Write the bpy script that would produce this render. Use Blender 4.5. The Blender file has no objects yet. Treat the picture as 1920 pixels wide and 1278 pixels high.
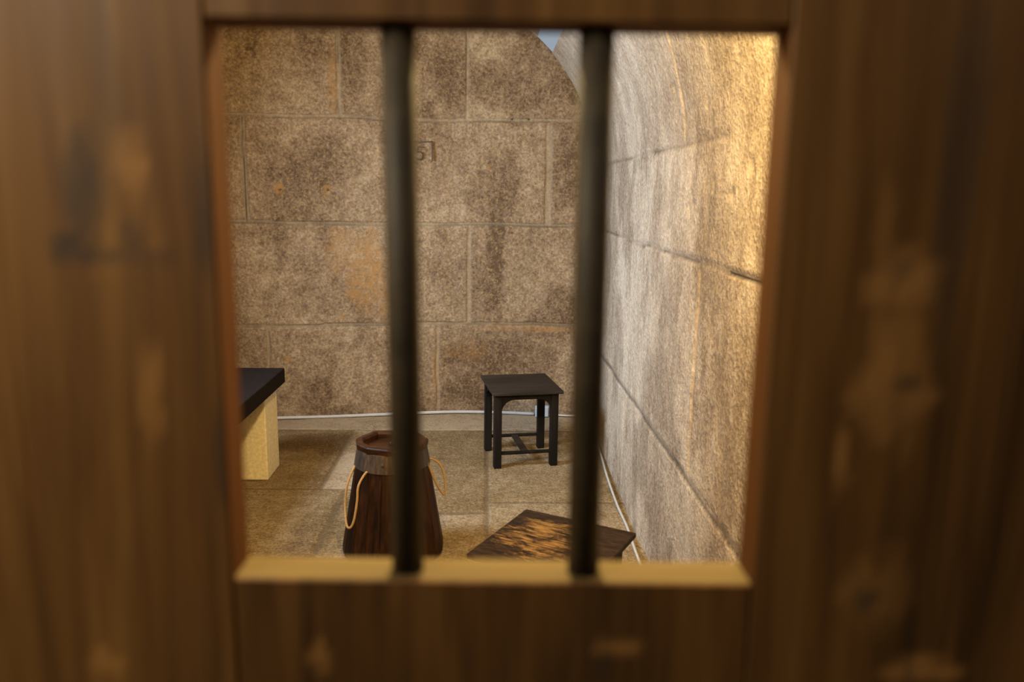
import bpy, bmesh, math, random
import numpy as np
from mathutils import Vector, Matrix
C = bpy.context.scene
COL = C.collection
PI = math.pi
random.seed(7)

# ------------------------------------------------------------------ camera
F_PX, EYE = 1490.0, 1.55
pitch, yaw, roll = math.radians(10.55), math.radians(1.73), math.radians(0.78)
fwd = Vector((math.sin(yaw)*math.cos(pitch), math.cos(yaw)*math.cos(pitch), -math.sin(pitch)))
r0 = Vector((math.cos(yaw), -math.sin(yaw), 0)); u0 = r0.cross(fwd)
right = r0*math.cos(roll)+u0*math.sin(roll); up = -r0*math.sin(roll)+u0*math.cos(roll)
cam_d = bpy.data.cameras.new('camera'); cam = bpy.data.objects.new('camera', cam_d); COL.objects.link(cam)
M = Matrix((right, up, -fwd)).transposed().to_4x4(); M.translation = Vector((0, 0, EYE))
cam.matrix_world = M
cam_d.sensor_fit = 'HORIZONTAL'; cam_d.sensor_width = 36; cam_d.lens = F_PX/1920*36
cam_d.clip_start = 0.02; cam_d.clip_end = 100
cam_d.dof.use_dof = True; cam_d.dof.focus_distance = 4.3; cam_d.dof.aperture_fstop = 3.8
C.camera = cam

# ------------------------------------------------------------------ world, lights, exposure
C.view_settings.view_transform = 'Standard'; C.view_settings.look = 'None'
C.view_settings.gamma = 1; C.view_settings.exposure = 0; C.view_settings.use_curve_mapping = False
w = bpy.data.worlds.new('sky'); C.world = w; w.use_nodes = True
w.node_tree.nodes['Background'].inputs[0].default_value = (0.72, 0.86, 1.0, 1)
w.node_tree.nodes['Background'].inputs[1].default_value = 0.42

def light(name, kind, loc, energy, color, size=0.2, target=None, sy=None, spread=None):
    d = bpy.data.lights.new(name, kind); o = bpy.data.objects.new(name, d); COL.objects.link(o)
    o.location = loc; d.energy = energy; d.color = color
    if kind == 'AREA':
        d.size = size
        if sy: d.shape = 'RECTANGLE'; d.size_y = sy
        if spread: d.spread = spread
    else: d.shadow_soft_size = size
    if target: o.rotation_euler = (Vector(target)-Vector(loc)).to_track_quat('-Z', 'Y').to_euler()
    return o
WARM, COOL = (1.0, 0.76, 0.36), (0.66, 0.80, 1.0)
light('cell_wall_lamp', 'POINT', (0.0, 1.20, 2.35), 225, WARM, 0.07)
light('added_window_daylight', 'AREA', (-1.70, 3.15, 1.85), 57, COOL, 0.7, (0.4, 4.6, 0.9), 0.5, math.radians(125))  # cool area light set in the added, unseen left-wall window
light('corridor_lamp', 'AREA', (-0.74, 0.02, 2.05), 10.8, (1.0, 0.88, 0.66), 0.4, (-0.15, 0.43, 1.5))

light('corridor_side_fill', 'AREA', (0.85, -0.10, 2.25), 1.0, (0.95, 0.95, 0.85), 0.4, (0.3, 0.43, 1.6))  # weak fill added to lighten the door's upper right

# ------------------------------------------------------------------ helpers
def tag(o, label=None, cat=None, group=None, kind=None):
    if label: o['label'] = label
    if cat: o['category'] = cat
    if group: o['group'] = group
    if kind: o['kind'] = kind
    return o
def empty(name, loc, rz=0):
    o = bpy.data.objects.new(name, None); COL.objects.link(o); o.location = loc; o.rotation_euler = (0, 0, rz)
    o.empty_display_size = 0.1
    return o
def link(name, me, mat=None, parent=None):
    o = bpy.data.objects.new(name, me); COL.objects.link(o)
    if mat: me.materials.append(mat)
    if parent: o.parent = parent
    return o
def obj(name, bm, mat, parent=None, smooth=False, bevel=0.0, seg=2):
    bmesh.ops.recalc_face_normals(bm, faces=bm.faces[:])
    me = bpy.data.meshes.new(name); bm.to_mesh(me); bm.free()
    if smooth:
        for p in me.polygons: p.use_smooth = True
    o = link(name, me, mat, parent)
    if bevel:
        b = o.modifiers.new('bevel', 'BEVEL'); b.width = bevel; b.segments = seg; b.limit_method = 'ANGLE'
    return o
def box(bm, x0, x1, y0, y1, z0, z1):
    v = [bm.verts.new(p) for p in ((x0,y0,z0),(x1,y0,z0),(x1,y1,z0),(x0,y1,z0),(x0,y0,z1),(x1,y0,z1),(x1,y1,z1),(x0,y1,z1))]
    for f in ((0,3,2,1),(4,5,6,7),(0,1,5,4),(1,2,6,5),(2,3,7,6),(3,0,4,7)): bm.faces.new([v[i] for i in f])
def prism(bm, pts, fixed0, fixed1, axis):
    """extrude a 2-D outline along an axis: axis 'y' -> pts are (x,z); 'x' -> pts are (y,z)"""
    def P(p, f): return (p[0], f, p[1]) if axis == 'y' else (f, p[0], p[1])
    a = [bm.verts.new(P(p, fixed0)) for p in pts]; b = [bm.verts.new(P(p, fixed1)) for p in pts]
    bm.faces.new(a); bm.faces.new(b[::-1]); n = len(pts)
    for i in range(n): bm.faces.new((a[i], b[i], b[(i+1) % n], a[(i+1) % n]))
def lathe(bm, prof, n, rot=0.0, closed=False):
    rings = [[bm.verts.new((r*math.cos(rot+2*PI*k/n), r*math.sin(rot+2*PI*k/n), z)) for k in range(n)] for r, z in prof]
    m = len(rings)
    for i in range(m if closed else m-1):
        a, b = rings[i], rings[(i+1) % m]
        for k in range(n): bm.faces.new((a[k], a[(k+1) % n], b[(k+1) % n], b[k]))
    if not closed:
        bm.faces.new(rings[0][::-1]); bm.faces.new(rings[-1])
def catmull(P, n=8, closed=False):
    P = [Vector(p) for p in P]; out = []; N = len(P)
    for i in range(N if closed else N-1):
        g = (lambda j: P[j % N]) if closed else (lambda j: P[max(0, min(N-1, j))])
        a, b, c, d = g(i-1), g(i), g(i+1), g(i+2)
        for k in range(n):
            t = k/n
            out.append(0.5*((2*b)+(c-a)*t+(2*a-5*b+4*c-d)*t*t+(3*b-a-3*c+d)*t**3))
    if not closed: out.append(P[-1])
    return out
def tube(bm, P, r, n=8):
    rings = []; N = len(P); ref = None
    for i, p in enumerate(P):
        t = (P[min(i+1, N-1)]-P[max(i-1, 0)]).normalized()
        if ref is None: ref = t.orthogonal().normalized()
        ref = (ref-t*ref.dot(t)).normalized(); b = t.cross(ref)
        rings.append([bm.verts.new(p+(ref*math.cos(2*PI*k/n)+b*math.sin(2*PI*k/n))*r) for k in range(n)])
    for a, b in zip(rings, rings[1:]):
        for k in range(n): bm.faces.new((a[k], a[(k+1) % n], b[(k+1) % n], b[k]))
    bm.faces.new(rings[0][::-1]); bm.faces.new(rings[-1])

# smooth value noise in numpy
def vnoise(x, y, seed=0):
    xi = np.floor(x).astype(np.int64); yi = np.floor(y).astype(np.int64); fx = x-xi; fy = y-yi
    fx = fx*fx*(3-2*fx); fy = fy*fy*(3-2*fy)
    def h(a, b):
        n = (a*374761393+b*668265263+seed*1442695041) & 0x7fffffff
        n = ((n ^ (n >> 13))*1274126177) & 0x7fffffff
        return ((n ^ (n >> 16)) & 0xffff)/65535.0
    return (h(xi, yi)*(1-fx)+h(xi+1, yi)*fx)*(1-fy)+(h(xi, yi+1)*(1-fx)+h(xi+1, yi+1)*fx)*fy
def fbm(x, y, oct=4, seed=0):
    s = 0; a = 0.5; t = 0
    for i in range(oct):
        s = s+a*vnoise(x*2**i+17*i, y*2**i+31*i, seed+i); t += a; a *= 0.55
    return s/t
def sstep(a, b, x):
    t = np.clip((x-a)/(b-a), 0, 1); return t*t*(3-2*t)
def grid_mesh(name, X, Y, Z, mask=None, attrs=None, smooth=True, flip=False):
    ny, nx = X.shape
    me = bpy.data.meshes.new(name)
    idx = np.arange(ny*nx).reshape(ny, nx)
    q = np.stack([idx[:-1, :-1], idx[:-1, 1:], idx[1:, 1:], idx[1:, :-1]], -1)
    if mask is not None: q = q[mask]
    q = q.reshape(-1, 4)
    if flip: q = q[:, ::-1]
    me.from_pydata(np.stack([X, Y, Z], -1).reshape(-1, 3).tolist(), [], q.tolist())
    for k, v in (attrs or {}).items():
        a = me.attributes.new(k, 'FLOAT', 'POINT'); a.data.foreach_set('value', np.ascontiguousarray(v, dtype=np.float32).ravel())
    if smooth: me.polygons.foreach_set('use_smooth', [True]*len(me.polygons))
    return me

# ------------------------------------------------------------------ material tools
class NT:
    def __init__(s, name):
        s.m = bpy.data.materials.new(name); s.m.use_nodes = True; s.t = s.m.node_tree; s.N = s.t.nodes; s.L = s.t.links
        s.b = s.N['Principled BSDF']; s.tc = s.N.new('ShaderNodeTexCoord')
    def lk(s, a, b): s.L.new(a, b)
    def val(s, sock, v):
        if isinstance(v, (int, float)): sock.default_value = v
        elif isinstance(v, tuple): sock.default_value = v if len(v) == len(sock.default_value) else (*v, 1)
        else: s.lk(v, sock)
    def noise(s, scale=5, detail=4, rough=0.5, vec=None, stretch=None, dist=0):
        n = s.N.new('ShaderNodeTexNoise'); v = vec or s.tc.outputs['Object']
        if stretch:
            mp = s.N.new('ShaderNodeMapping'); mp.inputs['Scale'].default_value = stretch; s.lk(v, mp.inputs[0]); v = mp.outputs[0]
        s.lk(v, n.inputs['Vector']); n.inputs['Scale'].default_value = scale
        n.inputs['Detail'].default_value = detail; n.inputs['Roughness'].default_value = rough; n.inputs['Distortion'].default_value = dist
        return n.outputs['Fac']
    def voro(s, scale, feature='F1'):
        n = s.N.new('ShaderNodeTexVoronoi'); n.feature = feature; n.inputs['Scale'].default_value = scale
        s.lk(s.tc.outputs['Object'], n.inputs['Vector']); return n.outputs['Distance']
    def ramp(s, fac, stops):
        r = s.N.new('ShaderNodeValToRGB'); s.lk(fac, r.inputs[0]); e = r.color_ramp.elements
        while len(e) < len(stops): e.new(0.5)
        for i, (p, c) in enumerate(stops):
            e[i].position = p; e[i].color = (*c, 1) if isinstance(c, tuple) else (c, c, c, 1)
        return r.outputs[0]
    def mix(s, fac, a, b, mode='MIX'):
        n = s.N.new('ShaderNodeMix'); n.data_type = 'RGBA'; n.blend_type = mode
        s.val(n.inputs[0], fac); s.val(n.inputs[6], a); s.val(n.inputs[7], b); return n.outputs[2]
    def math(s, op, a, b=0.0):
        n = s.N.new('ShaderNodeMath'); n.operation = op; s.val(n.inputs[0], a); s.val(n.inputs[1], b); return n.outputs[0]
    def attr(s, name):
        n = s.N.new('ShaderNodeAttribute'); n.attribute_name = name; return n.outputs['Fac']
    def bump(s, h, strength=0.3, dist=0.01):
        n = s.N.new('ShaderNodeBump'); n.inputs['Strength'].default_value = strength; n.inputs['Distance'].default_value = dist
        s.lk(h, n.inputs['Height']); s.lk(n.outputs[0], s.b.inputs['Normal'])
    def out(s, col, rough=0.8, spec=0.3, metal=0.0):
        s.val(s.b.inputs['Base Color'], col); s.val(s.b.inputs['Roughness'], rough)
        s.b.inputs['Specular IOR Level'].default_value = spec; s.b.inputs['Metallic'].default_value = metal
        return s.m

def mat_granite(name, lo, mid, hi, streak=None, joint=(0.38, 0.30, 0.19), fine=62, tk=0.12, jk=0.38):
    n = NT(name)
    big = n.noise(2.6, 5, 0.6, stretch=streak or (1, 1, 1), dist=0.4)
    med = n.noise(13, 5, 0.62, stretch=streak or (1, 1, 0.8))
    spk = n.noise(fine, 2, 0.6); sp2 = n.noise(fine*0.4, 3, 0.7)
    v = n.math('ADD', n.math('MULTIPLY', big, 0.30), n.math('MULTIPLY', med, 0.25))
    v = n.math('ADD', v, n.math('MULTIPLY', sp2, 0.30)); v = n.math('ADD', v, n.math('MULTIPLY', spk, 0.48))
    v = n.math('ADD', v, n.math('MULTIPLY', n.math('SUBTRACT', n.attr('tint'), 0.5), tk))
    v = n.math('SUBTRACT', v, n.math('MULTIPLY', n.attr('dark'), 0.17))
    c = n.ramp(v, [(0.46, lo), (0.65, mid), (0.84, hi)])
    # yellow and violet grains
    g = n.ramp(n.noise(fine*0.9, 2, 0.6), [(0.58, 0.0), (0.68, 1.0)])
    c = n.mix(n.math('MULTIPLY', g, 0.35), c, (0.50, 0.36, 0.14))
    g2 = n.ramp(n.noise(fine*0.8+9, 2, 0.6), [(0.60, 0.0), (0.70, 1.0)])
    c = n.mix(n.math('MULTIPLY', g2, 0.30), c, (0.26, 0.20, 0.22))
    c = n.mix(n.math('MULTIPLY', n.attr('rust'), n.ramp(n.noise(22, 4, 0.7), [(0.35, 0.15), (0.6, 1.0)])), c, (0.36, 0.19, 0.06))
    c = n.mix(n.math('MULTIPLY', n.attr('joint'), jk), c, joint)
    c = n.mix(n.attr('crack'), c, (0.05, 0.038, 0.028))
    h = n.math('ADD', n.math('MULTIPLY', sp2, 0.9), n.math('MULTIPLY', spk, 0.6))
    h = n.math('MULTIPLY', h, n.math('SUBTRACT', 1.0, n.math('MULTIPLY', n.attr('joint'), 0.8)))
    n.bump(h, 0.75, 0.012)
    return n.out(c, 0.9, 0.2)

def mat_wood(name, dark, mid, light, axis='z', scale=1.0, rough=0.5, attrs=False, gloss=0.3):
    n = NT(name)
    st = {'z': (1, 1, 0.06), 'x': (0.06, 1, 1), 'y': (1, 0.06, 1)}[axis]
    a = n.noise(26*scale, 4, 0.6, stretch=st, dist=0.6); b = n.noise(90*scale, 3, 0.6, stretch=st)
    k = n.noise(3.2*scale, 3, 0.5, stretch=tuple(q**0.35 for q in st))
    v = n.math('ADD', n.math('MULTIPLY', a, 0.45), n.math('ADD', n.math('MULTIPLY', b, 0.2), n.math('MULTIPLY', k, 0.35)))
    c = n.ramp(v, [(0.38, dark), (0.5, mid), (0.64, light)])
    if attrs:
        c = n.mix(n.attr('pale'), c, (0.40, 0.19, 0.055))
        c = n.mix(n.attr('stain'), c, (0.035, 0.026, 0.02))
    n.bump(v, 0.3, 0.002)
    return n.out(c, rough, gloss)

def mat_plain(name, col, rough=0.6, metal=0.0, var=0.15, scale=30, spec=0.4):
    n = NT(name)
    v = n.noise(scale, 4, 0.6)
    lo = tuple(c*(1-var) for c in col); hi = tuple(min(1, c*(1+var)) for c in col)
    n.bump(v, 0.15, 0.003)
    return n.out(n.ramp(v, [(0.3, lo), (0.7, hi)]), rough, spec, metal)

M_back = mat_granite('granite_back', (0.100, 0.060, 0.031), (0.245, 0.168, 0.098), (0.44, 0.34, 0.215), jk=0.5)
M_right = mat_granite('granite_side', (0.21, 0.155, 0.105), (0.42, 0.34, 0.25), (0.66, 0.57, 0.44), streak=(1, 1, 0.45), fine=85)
M_rough = mat_granite('granite_plain', (0.17, 0.125, 0.085), (0.32, 0.26, 0.19), (0.48, 0.42, 0.33))
M_floor = mat_granite('paving', (0.10, 0.060, 0.024), (0.215, 0.147, 0.070), (0.41, 0.32, 0.21), joint=(0.11, 0.075, 0.04), fine=85, tk=0.30, jk=0.75)
M_door = mat_wood('stained_pine', (0.040, 0.018, 0.0055), (0.115, 0.050, 0.013), (0.195, 0.093, 0.024), 'z', 1.0, 0.5, True)
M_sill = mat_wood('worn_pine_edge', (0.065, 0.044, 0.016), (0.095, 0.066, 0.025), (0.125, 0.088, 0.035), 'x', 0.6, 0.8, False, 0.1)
M_jamb = mat_wood('dark_pine_edge', (0.028, 0.010, 0.002), (0.075, 0.026, 0.004), (0.12, 0.045, 0.008), 'z', 1.0, 0.7, False, 0.1)  # darker tone for the side and bottom faces of the boards
M_bar = mat_plain('dark_iron', (0.040, 0.028, 0.015), 0.6, 0.0, 0.3, 60, 0.35)
M_blackwood = mat_wood('black_painted_wood', (0.008, 0.006, 0.005), (0.019, 0.014, 0.0115), (0.042, 0.032, 0.024), 'x', 1.5, 0.55, False, 0.2)
M_blackleg = mat_wood('black_painted_leg', (0.004, 0.003, 0.0028), (0.008, 0.006, 0.005), (0.016, 0.012, 0.010), 'z', 1.5, 0.6, False, 0.15)
M_slab = mat_plain('dark_slab', (0.012, 0.008, 0.0065), 0.9, 0, 0.3, 50, 0.1)
M_support = mat_plain('cream_stone', (0.76, 0.65, 0.40), 0.85, 0, 0.16, 60)
M_rope = mat_plain('cotton_rope', (0.31, 0.19, 0.075), 0.85, 0, 0.25, 220)
M_barrel = mat_wood('barrel_stave', (0.006, 0.003, 0.002), (0.020, 0.0075, 0.003), (0.050, 0.018, 0.005), 'z', 1.6, 0.5, False, 0.12)
M_rim = mat_wood('barrel_rim', (0.008, 0.004, 0.002), (0.035, 0.012, 0.004), (0.10, 0.034, 0.008), 'x', 1.6, 0.35, False, 0.2)
M_hoop = mat_wood('barrel_collar', (0.022, 0.017, 0.016), (0.05, 0.036, 0.028), (0.13, 0.075, 0.03), 'z', 2.6, 0.35)
M_pipe = mat_plain('white_pvc', (0.50, 0.49, 0.46), 0.5, 0, 0.08, 30)
M_mortar = mat_plain('mortar', (0.40, 0.33, 0.23), 0.9, 0, 0.2, 60)
M_ink = mat_plain('engraving', (0.085, 0.062, 0.042), 0.9)
M_wallc = mat_plain('corridor_plaster', (0.35, 0.29, 0.21), 0.9)

# worn table top: black paint rubbed off to bare wood in the middle
def mat_worn():
    n = NT('worn_black_paint')
    a = n.noise(9, 6, 0.75, stretch=(0.7, 1.3, 1), dist=0.5); b = n.noise(75, 5, 0.75, stretch=(0.3, 1.3, 1))
    sx = n.N.new('ShaderNodeSeparateXYZ'); n.lk(n.tc.outputs['Object'], sx.inputs[0])
    r = n.math('ADD', n.math('POWER', n.math('MULTIPLY', n.math('ADD', sx.outputs[0], 0.035), 5.6), 2.0),
               n.math('POWER', n.math('MULTIPLY', n.math('ADD', sx.outputs[1], -0.0), 5.2), 2.0))
    m = n.math('SUBTRACT', n.math('ADD', n.math('MULTIPLY', a, 1.1), n.math('MULTIPLY', b, 0.75)), n.math('MULTIPLY', r, 0.26))
    mask = n.ramp(m, [(0.79, 0.0), (0.93, 1.0)])
    paint = n.ramp(b, [(0.4, (0.010, 0.006, 0.005)), (0.7, (0.055, 0.032, 0.018))])
    wood = n.ramp(n.noise(70, 4, 0.6, stretch=(0.2, 1.5, 1)), [(0.35, (0.05, 0.026, 0.010)), (0.6, (0.27, 0.155, 0.055))])
    n.bump(m, 0.3, 0.003)
    return n.out(n.mix(mask, paint, wood), 0.65, 0.15)
M_worn = mat_worn()

# ------------------------------------------------------------------ the cell
CX, RV, ZS = -0.47, 1.17, 1.68          # barrel vault: axis x, radius, springing height
XR, XL = 0.70, -1.72
YB = [(-1.72, 5.29), (-1.375, 5.33), (-0.7, 5.43), (-0.25, 5.50), (0.1, 5.49), (0.55, 5.43), (0.70, 5.42)]
def yback(x): return np.interp(x, [p[0] for p in YB], [p[1] for p in YB])

def joints_h(u, v, z0, x0, x1, wj=0.016, crack=None, seed=0):
    """horizontal joint at v=z0 for u in x0..x1 -> (mortar, crack)"""
    zz = z0+(fbm(u*3, u*0+seed, 2, seed)-0.5)*0.02
    span = sstep(x0-0.02, x0+0.02, u)*(1-sstep(x1-0.02, x1+0.02, u))
    m = (1-sstep(wj*0.5, wj, np.abs(v-zz-0.006)))*span
    c = (1-sstep(0.002, 0.0085, np.abs(v-zz)))*0.7*span*(0.45+0.55*sstep(0.42, 0.6, fbm(u*4+seed, v*0+3, 3, seed+5)))*(crack or 0)
    return m, c
def joints_v(u, v, xc, z0, z1, wj=0.018, crack=0, seed=0):
    xx = xc+(fbm(v*3, v*0+seed, 2, seed)-0.5)*0.02
    span = sstep(z0-0.01, z0+0.01, v)*(1-sstep(z1-0.01, z1+0.01, v))
    m = (1-sstep(wj*0.5, wj, np.abs(u-xx)))*span
    c = (1-sstep(0.002, 0.006, np.abs(u-xx+0.005)))*span*sstep(0.45, 0.6, fbm(v*4+seed, u*0+3, 3, seed+5))*crack
    return m, c
def blob(u, v, x, z, rx, rz, p=1.0, seed=None):
    d = ((u-x)/rx)**2+((v-z)/rz)**2
    if seed is not None: d = d+(fbm(u/rx*1.6, v/rz*1.6, 3, seed)-0.5)*1.6
    return np.clip(1-d, 0, 1)**p

# back wall
nx, nz = 300, 330
us = np.linspace(XL, XR, nx); t = np.linspace(0, 1, nz)
U = np.tile(us, (nz, 1)); top = ZS+np.sqrt(np.maximum(RV**2-np.maximum(U-CX, 0)**2, 0)); V = t[:, None]*np.maximum(top, ZS)
rows = [(0.0, 0.640, [-0.36, -1.25]), (0.640, 1.330, [-1.60, -0.13]), (1.330, 2.015, [-1.60, 0.40, -0.60]), (2.015, 3.0, [-0.98, -0.155])]
J = np.zeros_like(U); K = np.zeros_like(U); T = np.full_like(U, 0.5); D = np.zeros_like(U); RU = np.zeros_like(U)
for i, (z0, z1, xs) in enumerate(rows):
    if i:
        m, c = joints_h(U, V, z0, XL, XR, crack=0.9, seed=i*7); J = np.maximum(J, m*0.8); K = np.maximum(K, c)
    edges = [XL-1]+sorted(xs)+[XR+1]
    for k in range(len(edges)-1):
        sel = (V >= z0) & (V < z1) & (U >= edges[k]) & (U < edges[k+1]); T[sel] = 0.5+0.18*math.sin(i*5.1+k*2.7)
for (xc, z0, z1, wj, cr) in [(-0.98, 2.02, 2.9, 0.022, 0.6), (-0.155, 2.02, 2.9, 0.014, 0.3), (-1.585, 1.33, 2.01, 0.022, 0.95),
                         (0.395, 1.33, 2.0, 0.03, 0), (-0.36, 0.0, 0.63, 0.016, 0.5), (-0.13, 0.64, 1.33, 0.02, 0), (-1.49, 0.1, 0.63, 0.014, 0)]:
    m, c = joints_v(U, V, xc, z0, z1, wj, cr, seed=int(abs(xc)*50)); J = np.maximum(J, m*0.8); K = np.maximum(K, c)
for (x, z, rx, rz, s) in [(0.04, 1.2, 0.07, 0.75, 1.0), (0.04, 1.62, 0.22, 0.34, 0.8), (0.3, 2.25, 0.5, 0.28, 0.9), (-1.2, 1.6, 0.34, 0.30, 0.6), (-0.2, 1.0, 0.2, 0.35, 0.5),
                          (-0.25, 2.35, 0.2, 0.3, 0.6), (0.1, 0.45, 0.42, 0.22, 0.9), (-0.1, 0.2, 0.22, 0.2, 0.8), (0.0, 0.07, 0.2, 0.12, 0.6), (-0.9, 2.4, 0.1, 0.3, 0.5), (-1.2, 0.9, 0.4, 0.25, 0.4), (0.62, 1.5, 0.08, 0.4, 0.6)]:
    D = np.maximum(D, blob(U, V, x, z, rx, rz, 0.7, seed=int(x*10+z*7) & 63)*s)
D = np.maximum(D, 0.7*sstep(0.5, 0.7, fbm(U*3.6, V*2.4, 5, 40)))
for (x, z, rx, rz, s) in [(-0.82, 1.0, 0.16, 0.36, 0.8), (-1.0, 1.15, 0.1, 0.2, 0.5), (0.25, 0.62, 0.4, 0.03, 0.7), (-1.02, 2.25, 0.03, 0.2, 0.8), (-0.72, 0.85, 0.05, 0.2, 0.6),
                          (-1.376, 1.555, 0.035, 0.04, 1), (-1.073, 1.56, 0.035, 0.04, 1), (-1.36, 0.42, 0.025, 0.03, 1), (-0.37, 0.3, 0.018, 0.22, 0.7), (-0.31, 0.35, 0.02, 0.02, 1), (-0.15, 0.45, 0.15, 0.1, 0.4), (0.0, 1.72, 0.02, 0.02, 1), (-1.0, 0.7, 0.02, 0.02, 0.8)]:
    RU = np.maximum(RU, blob(U, V, x, z, rx, rz, 0.6, seed=int(x*13+z*5) & 63)*s)
for (x, z) in [(-1.372, 1.550), (-1.069, 1.552), (0.148, 2.032), (0.256, 2.034), (-0.31, 0.345)]:
    K = np.maximum(K, (1-sstep(0.006, 0.011, np.hypot(U-x, V-z))))
H = 0.012*fbm(U*3, V*3, 4, 3)+0.007*(fbm(U*16, V*16, 3, 9)-0.5)
H = (H+0.004*(T-0.5))*(1-0.7*J)-0.003*J-0.010*K
Yw = yback(U)-H+0.006
me = grid_mesh('wall_back', U, Yw, V, attrs=dict(tint=T, joint=J, crack=K, dark=D, rust=RU))
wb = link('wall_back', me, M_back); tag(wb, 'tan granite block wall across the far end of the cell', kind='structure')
so = wb.modifiers.new('depth', 'SOLIDIFY'); so.thickness = 0.06; so.offset = -1

# right wall with vault, u = depth, s = arc length up the wall
def vault_side(name, y0, y1, sgn, mat, label, ymax_fn, hole=None, detail=True, theta_max=PI/2, window=None):
    ny = int((y1-y0)/0.0125) if detail else int((y1-y0)/0.06)
    ns1 = 150 if detail else 30; ns2 = 120 if detail else 24
    s = np.concatenate([np.linspace(0, ZS, ns1), ZS+np.linspace(0, theta_max*RV, ns2)[1:]])
    yy = np.linspace(0, 1, ny)
    Tt, S = np.meshgrid(yy, s)
    th = np.maximum(S-ZS, 0)/RV
    n_in = np.cos(th); X0 = np.where(S <= ZS, RV, RV*np.cos(th)); Z0 = np.where(S <= ZS, S, ZS+RV*np.sin(th))
    Yd = y0+Tt*(y1-y0)
    J = np.zeros_like(Yd); K = J.copy(); T = np.full_like(Yd, 0.5); D = J.copy(); RU = J.copy()
    if detail and sgn > 0:
        for (z, a, b, cr, sd) in [(1.720, 2.36, 5.5, 1.0, 2), (1.326, 1.0, 5.5, 1.0, 5), (0.571, 1.0, 5.5, 1.1, 8)]:
            m, c = joints_h(Yd, S, z, a, b, 0.014, cr, sd); J = np.maximum(J, m*0.35); K = np.maximum(K, c)
        d3 = np.abs(S-0.571+0.004); K = np.maximum(K, 0.75*(1-sstep(0.003, 0.011, d3)))
        K = np.maximum(K, (1-sstep(0.003, 0.008, np.abs(S-1.328)))*(1-sstep(2.28, 2.31, Yd))*sstep(1.9, 1.93, Yd))
        K = np.maximum(K, 1-sstep(0.010, 0.018, np.hypot(Yd-2.37, (S-1.722)*1.6)))
        for (yc, a, b) in [(2.89, 1.74, 2.25), (2.61, 0.58, 1.31), (3.90, 0.1, 0.56)]:
            m, c = joints_v(Yd, S, yc, a, b, 0.012, 0.0, int(yc*9)); J = np.maximum(J, m*0.9); RU = np.maximum(RU, m*0.3)
        for i, (a, b, cuts) in enumerate([(0, .571, [3.9]), (.571, 1.326, [2.61, 4.4]), (1.326, 1.72, [3.6]), (1.72, 5, [2.89])]):
            e = [-9]+cuts+[99]
            for k in range(len(e)-1):
                T[(S >= a) & (S < b) & (Yd >= e[k]) & (Yd < e[k+1])] = 0.5+0.16*math.sin(i*4.1+k*2.3)
        for (y, z, ry, rz, q) in [(2.55, 1.45, 0.14, 0.36, 1), (2.95, 1.1, 0.12, 0.3, 0.7), (2.25, 1.0, 0.1, 0.4, 0.7), (3.3, 1.3, 0.2, 0.3, 0.6), (4.2, 0.7, 0.2, 0.3, 0.9),
                                  (3.0, 1.9, 0.3, 0.2, 0.5), (2.45, 0.85, 0.12, 0.25, 0.6), (4.4, 1.1, 0.2, 0.5, 0.6), (3.1, 0.3, 0.25, 0.2, 0.5)]:
            D = np.maximum(D, blob(Yd, S, y, z, ry, rz, 0.7, seed=int(y*10+z*7) & 63)*q)
        D = np.maximum(D, 0.75*sstep(0.46, 0.68, fbm(Yd*4.5, S*2.6, 4, 77))*(1-0.6*sstep(1.7, 2.0, S)))
        # slanting drip streaks and pale rubbed marks
        J = np.maximum(J, 0.3*sstep(0.60, 0.8, fbm(Yd*9.0, S*3.4, 3, 90)))
        for (y, z) in [(2.98, 1.93), (2.75, 1.52), (2.8, 1.5), (2.3, 1.55), (2.5, 1.58), (2.15, 1.63)]:
            J = np.maximum(J, 0.9*blob(Yd, S, y, z, 0.03, 0.03, 0.7, seed=int(y*20)))
    else:
        for z in (0.6, 1.3, 2.0, 2.7):
            m, c = joints_h(Yd, S, z, -9, 9, 0.04, 0, int(z*9)); J = np.maximum(J, m*0.6)
    H = 0.016*fbm(Yd*2.5, S*2.5, 4, 21)+0.006*(fbm(Yd*13, S*9, 3, 22)-0.5)
    H = (H+0.004*(T-0.5))*(1-0.4*J)-0.002*J-0.010*K-0.006
    X = CX+sgn*(X0-H*n_in); Z = Z0-np.where(S > ZS, H*np.sin(th), 0)
    if ymax_fn is not None: Yd = y0+Tt*(ymax_fn(X)-y0)
    mask = None
    if hole or window:
        sc = (S[:-1, :-1]+S[1:, 1:])/2; yc = (Yd[:-1, :-1]+Yd[1:, 1:])/2
        a, b, c2, d2 = hole or window
        mask = ~((sc > a) & (sc < b) & (yc > c2) & (yc < d2))
    me = grid_mesh(name, X, Yd, Z, mask, dict(tint=T, joint=J, crack=K, dark=D, rust=RU), flip=sgn > 0)
    o = link(name, me, mat); tag(o, label, kind='structure')
    return o
def yb(x): return yback(np.clip(x, XL, XR))+0.02
A1, A2 = ZS+math.radians(41.4)*RV, ZS+math.radians(48.4)*RV
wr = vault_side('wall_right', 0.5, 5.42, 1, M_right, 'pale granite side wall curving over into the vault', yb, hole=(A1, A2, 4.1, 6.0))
bm = bmesh.new()
for b in ((XL-0.25, XL, 0.75, 2.65, 0, 2.9), (XL-0.25, XL, 3.65, 5.6, 0, 2.9), (XL-0.25, XL, 2.65, 3.65, 0, 1.5), (XL-0.25, XL, 2.65, 3.65, 2.2, 2.9)): box(bm, *b)
tag(obj('wall_left', bm, M_rough), 'granite side wall behind the bunk', kind='structure')
bm = bmesh.new(); box(bm, XL-0.25, CX+0.02, 0.75, 5.7, ZS+RV, ZS+RV+0.15)
tag(obj('ceiling', bm, M_rough), 'flat stone ceiling left of the vault', kind='structure')

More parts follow.
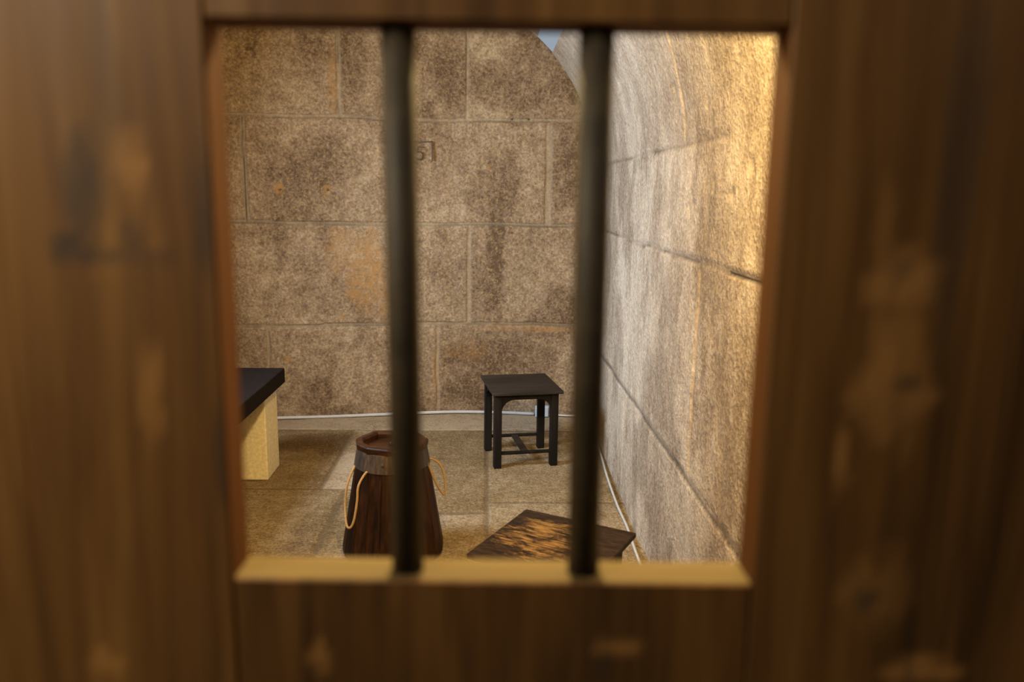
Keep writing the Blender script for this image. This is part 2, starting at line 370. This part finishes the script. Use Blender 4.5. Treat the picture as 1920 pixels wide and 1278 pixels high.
# floor
nx2, ny2 = 190, 420
U, V = np.meshgrid(np.linspace(XL-0.05, XR+0.05, nx2), np.linspace(0.5, 5.56, ny2))
J = np.zeros_like(U); K = J.copy(); T = np.full_like(U, 0.5); D = J.copy(); RU = J.copy()
slabs = [(-9, -0.88, 4.02, 5.08, 0.42), (-0.88, -0.42, 4.02, 5.08, 1.0), (-0.42, 0.0, 3.70, 5.08, 0.35), (0.0, 9, 3.84, 5.08, 0.5), (-9, 9, 5.08, 9, 0.95),
         (-9, -0.75, 3.2, 4.02, 0.55), (-0.75, -0.25, 3.2, 4.02, 0.4), (-0.25, 0.0, 2.6, 3.70, 0.6), (0.0, 9, 2.6, 3.84, 0.62), (-9, -0.25, 2.2, 3.2, 0.5), (-9, 9, -9, 2.2, 0.45)]
for (x0, x1, y0, y1, tt) in slabs:
    sel = (U >= x0) & (U < x1) & (V >= y0) & (V < y1); T[sel] = tt
    dd = np.minimum(np.minimum(np.abs(U-x0), np.abs(U-x1)), np.minimum(np.abs(V-y0), np.abs(V-y1)))
    J[sel] = np.maximum(J[sel], (1-sstep(0.006, 0.018, dd+(fbm(U*7, V*7, 2, 4)-0.5)*0.012))[sel])
T = T+0.35*(fbm(U*4, V*4, 4, 66)-0.5)
D = np.maximum(D, blob(U, V, -0.98, 4.78, 0.34, 0.24, 0.6, seed=11)*1.1)  # shadow behind the bunk's end, painted as a dark patch
D = np.maximum(D, blob(U, V, -0.80, 3.50, 0.10, 0.40, 0.7, seed=12)*0.8)
D = np.maximum(D, blob(U, V, -0.62, 3.80, 0.15, 0.12, 0.7, seed=13)*0.6)
Z = 0.006*(fbm(U*6, V*6, 3, 31)-0.5)-0.004*J-0.002
me = grid_mesh('floor', U, V, Z, attrs=dict(tint=T, joint=J*0.8, crack=K, dark=D, rust=RU))
fl = link('floor', me, M_floor); tag(fl, 'worn stone paving of the cell', kind='structure')

# front wall round the door, corridor outside
bm = bmesh.new()
for b in ((-1.75, -0.46, 0.455, 0.75, 0, 2.9), (0.47, 0.85, 0.455, 0.75, 0, 2.9), (-0.46, 0.47, 0.455, 0.75, 2.05, 2.9)): box(bm, *b)
tag(obj('wall_front', bm, M_wallc, bevel=0.02), 'wall round the cell door', kind='structure')
bm = bmesh.new(); box(bm, -1.9, 1.6, -1.8, 0.5, -0.06, -0.006)
tag(obj('floor', bm, M_wallc), 'corridor floor before the door', kind='structure')
for nm, b in (('wall_corridor', (-1.9, 1.6, -1.9, -1.8, 0, 2.9)), ('wall_corridor_left', (-2.0, -1.9, -1.9, 0.5, 0, 2.9)), ('wall_corridor_right', (1.6, 1.7, -1.9, 0.5, 0, 2.9)),
              ('wall_front', (-1.9, -1.75, 0.455, 0.75, 0, 2.9)), ('wall_front', (0.85, 1.6, 0.455, 0.75, 0, 2.9)), ('ceiling', (-2.0, 1.7, -1.9, 0.6, 2.9, 3.0))):
    bm = bmesh.new(); box(bm, *b); tag(obj(nm, bm, M_wallc), kind='structure')

# unseen window added in the left wall to give the daylight a source
wn = empty('added_window_1', (XL-0.1, 3.15, 1.85)); tag(wn, kind='structure')
bm = bmesh.new()
for b in ((-0.06, 0.0, -0.55, 0.55, -0.40, -0.34), (-0.06, 0.0, -0.55, 0.55, 0.34, 0.40), (-0.06, 0.0, -0.55, -0.49, -0.34, 0.34), (-0.06, 0.0, 0.49, 0.55, -0.34, 0.34)): box(bm, *b)
obj('added_window_frame', bm, M_blackleg, wn)

# engraved number and frame on the back wall
bm = bmesh.new()
def stroke(pts, wd=0.0065, dp=0.02):
    for (a, b) in zip(pts, pts[1:]):
        a = Vector(a); b = Vector(b); d = (b-a).normalized(); nrm = Vector((-d.y, d.x))*wd/2
        prism(bm, [tuple(a-d*wd*0.3+nrm), tuple(a-d*wd*0.3-nrm), tuple(b+d*wd*0.3-nrm), tuple(b+d*wd*0.3+nrm)], 0.0, dp, 'y')
stroke([(-0.105, 0.075), (0.075, 0.078), (0.077, -0.045)]); stroke([(-0.105, 0.075), (-0.105, -0.045)]);
fig = [(0.018, 0.043), (-0.022, 0.041), (-0.024, 0.010)]+[(-0.010+0.026*math.cos(a), -0.014+0.026*math.sin(a)) for a in np.linspace(2.0, -2.3, 12)]
stroke(fig, 0.007)
en = obj('carved_number', bm, M_ink); en.location = (-0.462, 5.448, 1.800)
tag(en, 'thin carved frame holding the figure 5 on the back wall', 'carving')

# ------------------------------------------------------------------ pipes and mortar fillets
bm = bmesh.new(); P = [(-1.60, 5.285, 0.013), (-1.375, 5.312, 0.012), (-1.05, 5.36, 0.010), (-0.7, 5.412, 0.012), (-0.25, 5.478, 0.013), (0.1, 5.472, 0.012), (0.33, 5.44, 0.012)]
tube(bm, catmull(P, 6), 0.011, 8)
tag(obj('cable_conduit', bm, M_pipe, smooth=True), 'white plastic cable conduit along the foot of the back wall', 'conduit')
bm = bmesh.new(); P = [(0.43, 5.425, 0.012), (0.55, 5.405, 0.011), (0.655, 5.385, 0.011), (0.675, 5.2, 0.011), (0.683, 4.64, 0.012), (0.665, 4.20, 0.012), (0.656, 3.77, 0.012), (0.660, 3.50, 0.012), (0.652, 3.17, 0.012), (0.652, 2.6, 0.012), (0.655, 1.2, 0.012)]
tube(bm, catmull(P, 6), 0.0065, 8)
tag(obj('cable_conduit', bm, M_pipe, smooth=True), 'white plastic cable conduit along the foot of the right wall', 'conduit')
t_ = empty('junction_box', (0.382, 5.425, 0.0)); tag(t_, 'small pale cable box at the back wall seen between the stool legs', 'junction box')
bm = bmesh.new(); box(bm, -0.048, 0.048, -0.03, 0.012, 0.0, 0.078); obj('housing', bm, mat_plain('pale_box', (0.50, 0.56, 0.58), 0.5, 0, 0.05), t_, bevel=0.006)
bm = bmesh.new(); box(bm, -0.042, 0.042, -0.034, -0.0295, 0.006, 0.072); obj('cover', bm, mat_plain('pale_cover', (0.55, 0.60, 0.62), 0.5, 0, 0.05), t_, bevel=0.003)

# ------------------------------------------------------------------ bunk against the left wall
t_ = empty('stone_bunk', (-1.40, 3.4, 0.0)); tag(t_, 'low bunk of dark slab on pale stone support by left wall', 'bunk')
bm = bmesh.new(); box(bm, -0.31, 0.26, -1.1, 0.985, 0.487, 0.570); obj('slab', bm, M_slab, t_, bevel=0.006)
for (a, b) in ((0.735, 0.975), (-1.0, -0.76)):
    bm = bmesh.new(); box(bm, -0.31, 0.212, a, b, 0.0, 0.487); obj('support', bm, M_support, t_, bevel=0.006)

# ------------------------------------------------------------------ stools
def arch_apron(w, h, drop, rx, n=8):
    """outline in (u, z): straight top, arch cut below, brackets of width rx at both ends"""
    pts = [(-w/2, 0), (w/2, 0), (w/2, -drop)]
    pts += [(w/2-rx*(1-math.cos(a)), -drop+(drop-h)*math.sin(a)) for a in np.linspace(0, PI/2, n+1)[1:]]
    pts += [(-w/2+rx*(1-math.cos(a)), -drop+(drop-h)*math.sin(a)) for a in np.linspace(PI/2, 0, n+1)]
    return pts
def make_stool(name, loc, rz, top, legs, height, topmat, label, group=None):
    t_ = empty(name, loc, rz); tag(t_, label, 'stool', group)
    (a0, a1, b0, b1) = top; (u0, u1, v0, v1) = legs; tk = 0.018; L = 0.043; zt = height-tk
    bm = bmesh.new(); box(bm, a0, a1, b0, b1, zt, height); obj('seat', bm, topmat, t_, bevel=0.004)
    for uu in (u0, u1-L):
        for vv in (v0, v1-L):
            bm = bmesh.new(); box(bm, uu, uu+L, vv, vv+L, 0.0, zt); obj('leg', bm, M_blackleg, t_, bevel=0.003)
    wu = (u1-u0)-2*L; wv = (v1-v0)-2*L; cu = (u0+u1)/2; cv = (v0+v1)/2
    for vv in (v0+0.008, v1-0.026):
        bm = bmesh.new(); prism(bm, [(cu+p[0], zt+p[1]) for p in arch_apron(wu, 0.032, 0.105, 0.075)], vv, vv+0.018, 'y'); obj('apron', bm, M_blackleg, t_)
    for uu in (u0+0.008, u1-0.026):
        bm = bmesh.new(); prism(bm, [(cv+p[0], zt+p[1]) for p in arch_apron(wv, 0.032, 0.105, 0.075)], uu, uu+0.018, 'x'); obj('apron', bm, M_blackleg, t_)
    for vv in (v0+0.004, v1-0.036):
        bm = bmesh.new(); box(bm, u0+L, u1-L, vv, vv+0.032, 0.078, 0.091); obj('stretcher', bm, M_blackleg, t_, bevel=0.002)
    bm = bmesh.new(); box(bm, cu-0.02, cu+0.02, v0+0.036, v1-0.036, 0.078, 0.091); obj('stretcher', bm, M_blackwood, t_, bevel=0.002)
    return t_
make_stool('wooden_stool', (0.192, 4.56, 0), math.radians(9.5), (-0.204, 0.204, -0.228, 0.232), (-0.190, 0.182, -0.203, 0.167), 0.45, M_blackwood,
           'black painted wooden stool with arched aprons standing near the back wall')
make_stool('wooden_stool', (0.214, 2.36, 0), math.radians(-29.5), (-0.203, 0.203, -0.203, 0.203), (-0.17, 0.17, -0.17, 0.17), 0.46, M_worn,
           'near wooden stool with black paint rubbed off its seat, beside the right wall')

# ------------------------------------------------------------------ lidded wooden pail
t_ = empty('wooden_pail', (-0.408, 3.27, 0)); tag(t_, 'dark tapering wooden pail with pale rope loops on its sides', 'pail')
bm = bmesh.new()
n = 20
prof = [(0.19, 0.0), (0.208, 0.004), (0.217, 0.022), (0.2165, 0.05), (0.157, 0.41), (0.15, 0.43)]
rings = []
for r, z in prof:
    ring = []
    for k in range(n):
        for (da, dr) in ((-0.44, 0), (0.44, 0), (0.5, -0.0035)):
            a = 2*PI*(k+da)/n; ring.append(bm.verts.new(((r+dr)*math.cos(a), (r+dr)*math.sin(a), z)))
    rings.append(ring)
for a, b in zip(rings, rings[1:]):
    m = len(a)
    for k in range(m): bm.faces.new((a[k], a[(k+1) % m], b[(k+1) % m], b[k]))
bm.faces.new(rings[0][::-1]); bm.faces.new(rings[-1])
obj('body', bm, M_barrel, t_)
bm = bmesh.new(); lathe(bm, [(0.1585, 0.405), (0.1615, 0.409), (0.1485, 0.484), (0.142, 0.486), (0.142, 0.43)], 40, closed=True); obj('collar', bm, M_hoop, t_, smooth=False)
bm = bmesh.new()
RA = [math.radians(a) for a in (53, 127, 176, 205, 235, 270, 305, 335, 4)]
prof = [(0.118, 0.478), (0.140, 0.483), (0.152, 0.485), (0.1555, 0.507), (0.148, 0.513), (0.128, 0.513), (0.119, 0.503)]
rr = [[bm.verts.new((r*math.cos(a), r*math.sin(a), z)) for a in RA] for r, z in prof]
for i in range(len(rr)):
    a, b = rr[i], rr[(i+1) % len(rr)]
    for k in range(len(RA)): bm.faces.new((a[k], a[(k+1) % len(RA)], b[(k+1) % len(RA)], b[k]))
obj('rim', bm, M_rim, t_, bevel=0.002)
bm = bmesh.new(); lathe(bm, [(0.135, 0.44), (0.135, 0.484)], 24); obj('lid', bm, M_rim, t_)
bm = bmesh.new(); lathe(bm, [(0.013, 0.484), (0.016, 0.494), (0.010, 0.502)], 12); o = obj('lid_knob', bm, M_rim, t_, smooth=True)
bm = bmesh.new(); lathe(bm, [(0.008, -0.003), (0.007, 0.003), (0.003, 0.005)], 10); o = obj('nail', bm, M_bar, t_)
o.location = (-0.020, -0.1555, 0.446); o.rotation_euler = (PI/2, 0, 0)
bx, by = -0.408, 3.27
def rope(pts, r=0.0050):
    bm = bmesh.new(); tube(bm, catmull([(p[0]-bx, p[1]-by, p[2]) for p in pts], 6), r, 8)
    return obj('rope_handle', bm, M_rope, t_, smooth=True)
rope([(-0.553, 3.225, 0.412), (-0.566, 3.205, 0.395), (-0.585, 3.17, 0.34), (-0.592, 3.15, 0.26), (-0.578, 3.10, 0.195), (-0.560, 3.09, 0.190), (-0.545, 3.09, 0.225), (-0.533, 3.10, 0.30), (-0.528, 3.11, 0.36), (-0.503, 3.135, 0.405), (-0.485, 3.14, 0.412)])
rope([(-0.255, 3.24, 0.415), (-0.245, 3.25, 0.385), (-0.226, 3.26, 0.330), (-0.200, 3.27, 0.276), (-0.187, 3.275, 0.262), (-0.181, 3.285, 0.285), (-0.188, 3.30, 0.345), (-0.206, 3.31, 0.385), (-0.235, 3.315, 0.405), (-0.258, 3.31, 0.412)])

# ------------------------------------------------------------------ the door with its barred hatch
door = empty('door_1', (0.0, 0.43, 0.0), math.radians(-1.6)); tag(door, 'stained pine plank door with a barred hatch, close in front', kind='structure')
HX0, HX1, HZ0, HZ1, TH = -0.148, 0.1553, 1.327, 1.636, 0.029
pale = [(-0.1908, 1.5641, 0.010, 0.016, 0.8), (-0.2024, 1.5281, 0.022, 0.018, 0.22), (-0.1869, 1.4381, 0.006, 0.028, 0.7), (0.2241, 1.5042, 0.018, 0.014, 0.75),
        (0.2131, 1.5245, 0.006, 0.03, 0.3), (0.2233, 1.455, 0.018, 0.030, 0.8), (0.2334, 1.4438, 0.016, 0.012, 0.6), (0.2004, 1.4027, 0.005, 0.018, 0.7), (0.2299, 1.3235, 0.02, 0.022, 0.45),
        (0.2611, 1.2729, 0.020, 0.007, 1.0), (0.247, 1.271, 0.012, 0.006, 0.9), (0.0758, 1.2859, 0.012, 0.006, 0.8), (-0.0995, 1.2762, 0.006, 0.010, 0.7), (-0.2271, 1.2733, 0.01, 0.008, 0.7), (0.235, 1.42, 0.005, 0.02, 0.3)]
stn = [(-0.2144, 1.5501, 0.012, 0.03, 0.7), (-0.2228, 1.5166, 0.012, 0.010, 0.8), (-0.1929, 1.5254, 0.008, 0.007, 0.7), (-0.19, 1.513, 0.016, 0.006, 0.6), (-0.152, 1.54, 0.008, 0.03, 0.6), (0.2231, 1.510, 0.007, 0.004, 0.8),
       (0.232, 1.4485, 0.006, 0.005, 0.7), (0.222, 1.318, 0.007, 0.008, 0.7), (0.253, 1.271, 0.003, 0.006, 0.8), (-0.2, 1.60, 0.008, 0.06, 0.35), (-0.148, 1.4, 0.008, 0.03, 0.5), (0.25, 1.56, 0.012, 0.08, 0.5), (0.07, 1.277, 0.008, 0.012, 0.5)]
def board(x0, x1, z0, z1, name='board'):
    dn = 0.004 if z0 > 0.5 else 0.02
    def axis(a, b, st):
        k = max(2, int((b-a)/st)); return np.concatenate([[a], np.linspace(a+0.0012, b-0.0012, k), [b]])
    xs = axis(x0, x1, 0.004); zs = axis(z0, z1, 0.006 if z1-z0 < 1 else 0.008)
    X, Z = np.meshgrid(xs, zs)
    Y = np.zeros_like(X); Y[0, :] = Y[-1, :] = 0.0015
    Y[:, 0] = 0.0003 if abs(x0) > 0.2 else 0.0015; Y[:, -1] = 0.0003 if abs(x1) > 0.2 else 0.0015
    Pm = np.zeros_like(X); Sm = np.zeros_like(X)
    for i, (x, z, rx, rz, s) in enumerate(pale): Pm = np.maximum(Pm, 0.7*s*blob(X, Z, x, z, rx*1.3, rz*1.3, 0.8, seed=i))
    for i, (x, z, rx, rz, s) in enumerate(stn): Sm = np.maximum(Sm, s*blob(X, Z, x, z, rx*1.3, rz*1.3, 0.8, seed=i+30))
    Y = Y+0.0008*fbm(X*60, Z*4, 3, 5)
    # back side
    Xb, Zb = X, Z; Yb_ = np.full_like(X, TH)
    ny_, nx_ = X.shape
    verts = np.concatenate([np.stack([X, Y, Z], -1).reshape(-1, 3), [(x0, TH, z0), (x1, TH, z0), (x1, TH, z1), (x0, TH, z1)]])
    idx = np.arange(ny_*nx_).reshape(ny_, nx_)
    faces = np.stack([idx[:-1, :-1], idx[:-1, 1:], idx[1:, 1:], idx[1:, :-1]], -1).reshape(-1, 4).tolist()
    b = ny_*nx_
    faces.append([b+1, b, b+3, b+2])
    faces.append(list(map(int, idx[0, ::-1]))+[b, b+1]); faces.append(list(map(int, idx[-1, :]))+[b+2, b+3])
    faces.append(list(map(int, idx[:, 0]))+[b+3, b]); faces.append(list(map(int, idx[::-1, -1]))+[b+1, b+2])
    me = bpy.data.meshes.new(name); me.from_pydata(verts.tolist(), [], faces)
    for k, v in (('pale', Pm), ('stain', Sm)):
        a = me.attributes.new(k, 'FLOAT', 'POINT'); a.data.foreach_set('value', np.concatenate([v.ravel(), np.zeros(4)]).astype(np.float32))
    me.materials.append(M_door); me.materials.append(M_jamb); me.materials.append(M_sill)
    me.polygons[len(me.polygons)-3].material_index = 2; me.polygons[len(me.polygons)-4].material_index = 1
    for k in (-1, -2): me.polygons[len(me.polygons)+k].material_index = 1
    return link(name, me, None, door)
g = 0.0007
for (a, b) in ((-0.455, -0.26105), (-0.261, HX0), (HX1, 0.29), (0.29005, 0.46)): board(a, b, 0.03, 2.03)
board(HX0+g, HX1-g, HZ1, 2.03, 'panel'); board(HX0+g, HX1-g, 0.03, HZ0, 'panel')
for (xa, xb) in ((-0.0478, -0.0500), (0.0577, 0.0562)):
    bm = bmesh.new(); tube(bm, [Vector((xa, 0.0165, 1.318)), Vector(((xa+xb)/2, 0.0165, 1.48)), Vector((xb, 0.0165, 1.646))], 0.0096, 16)
    obj('iron_bar', bm, M_bar, door, smooth=True)
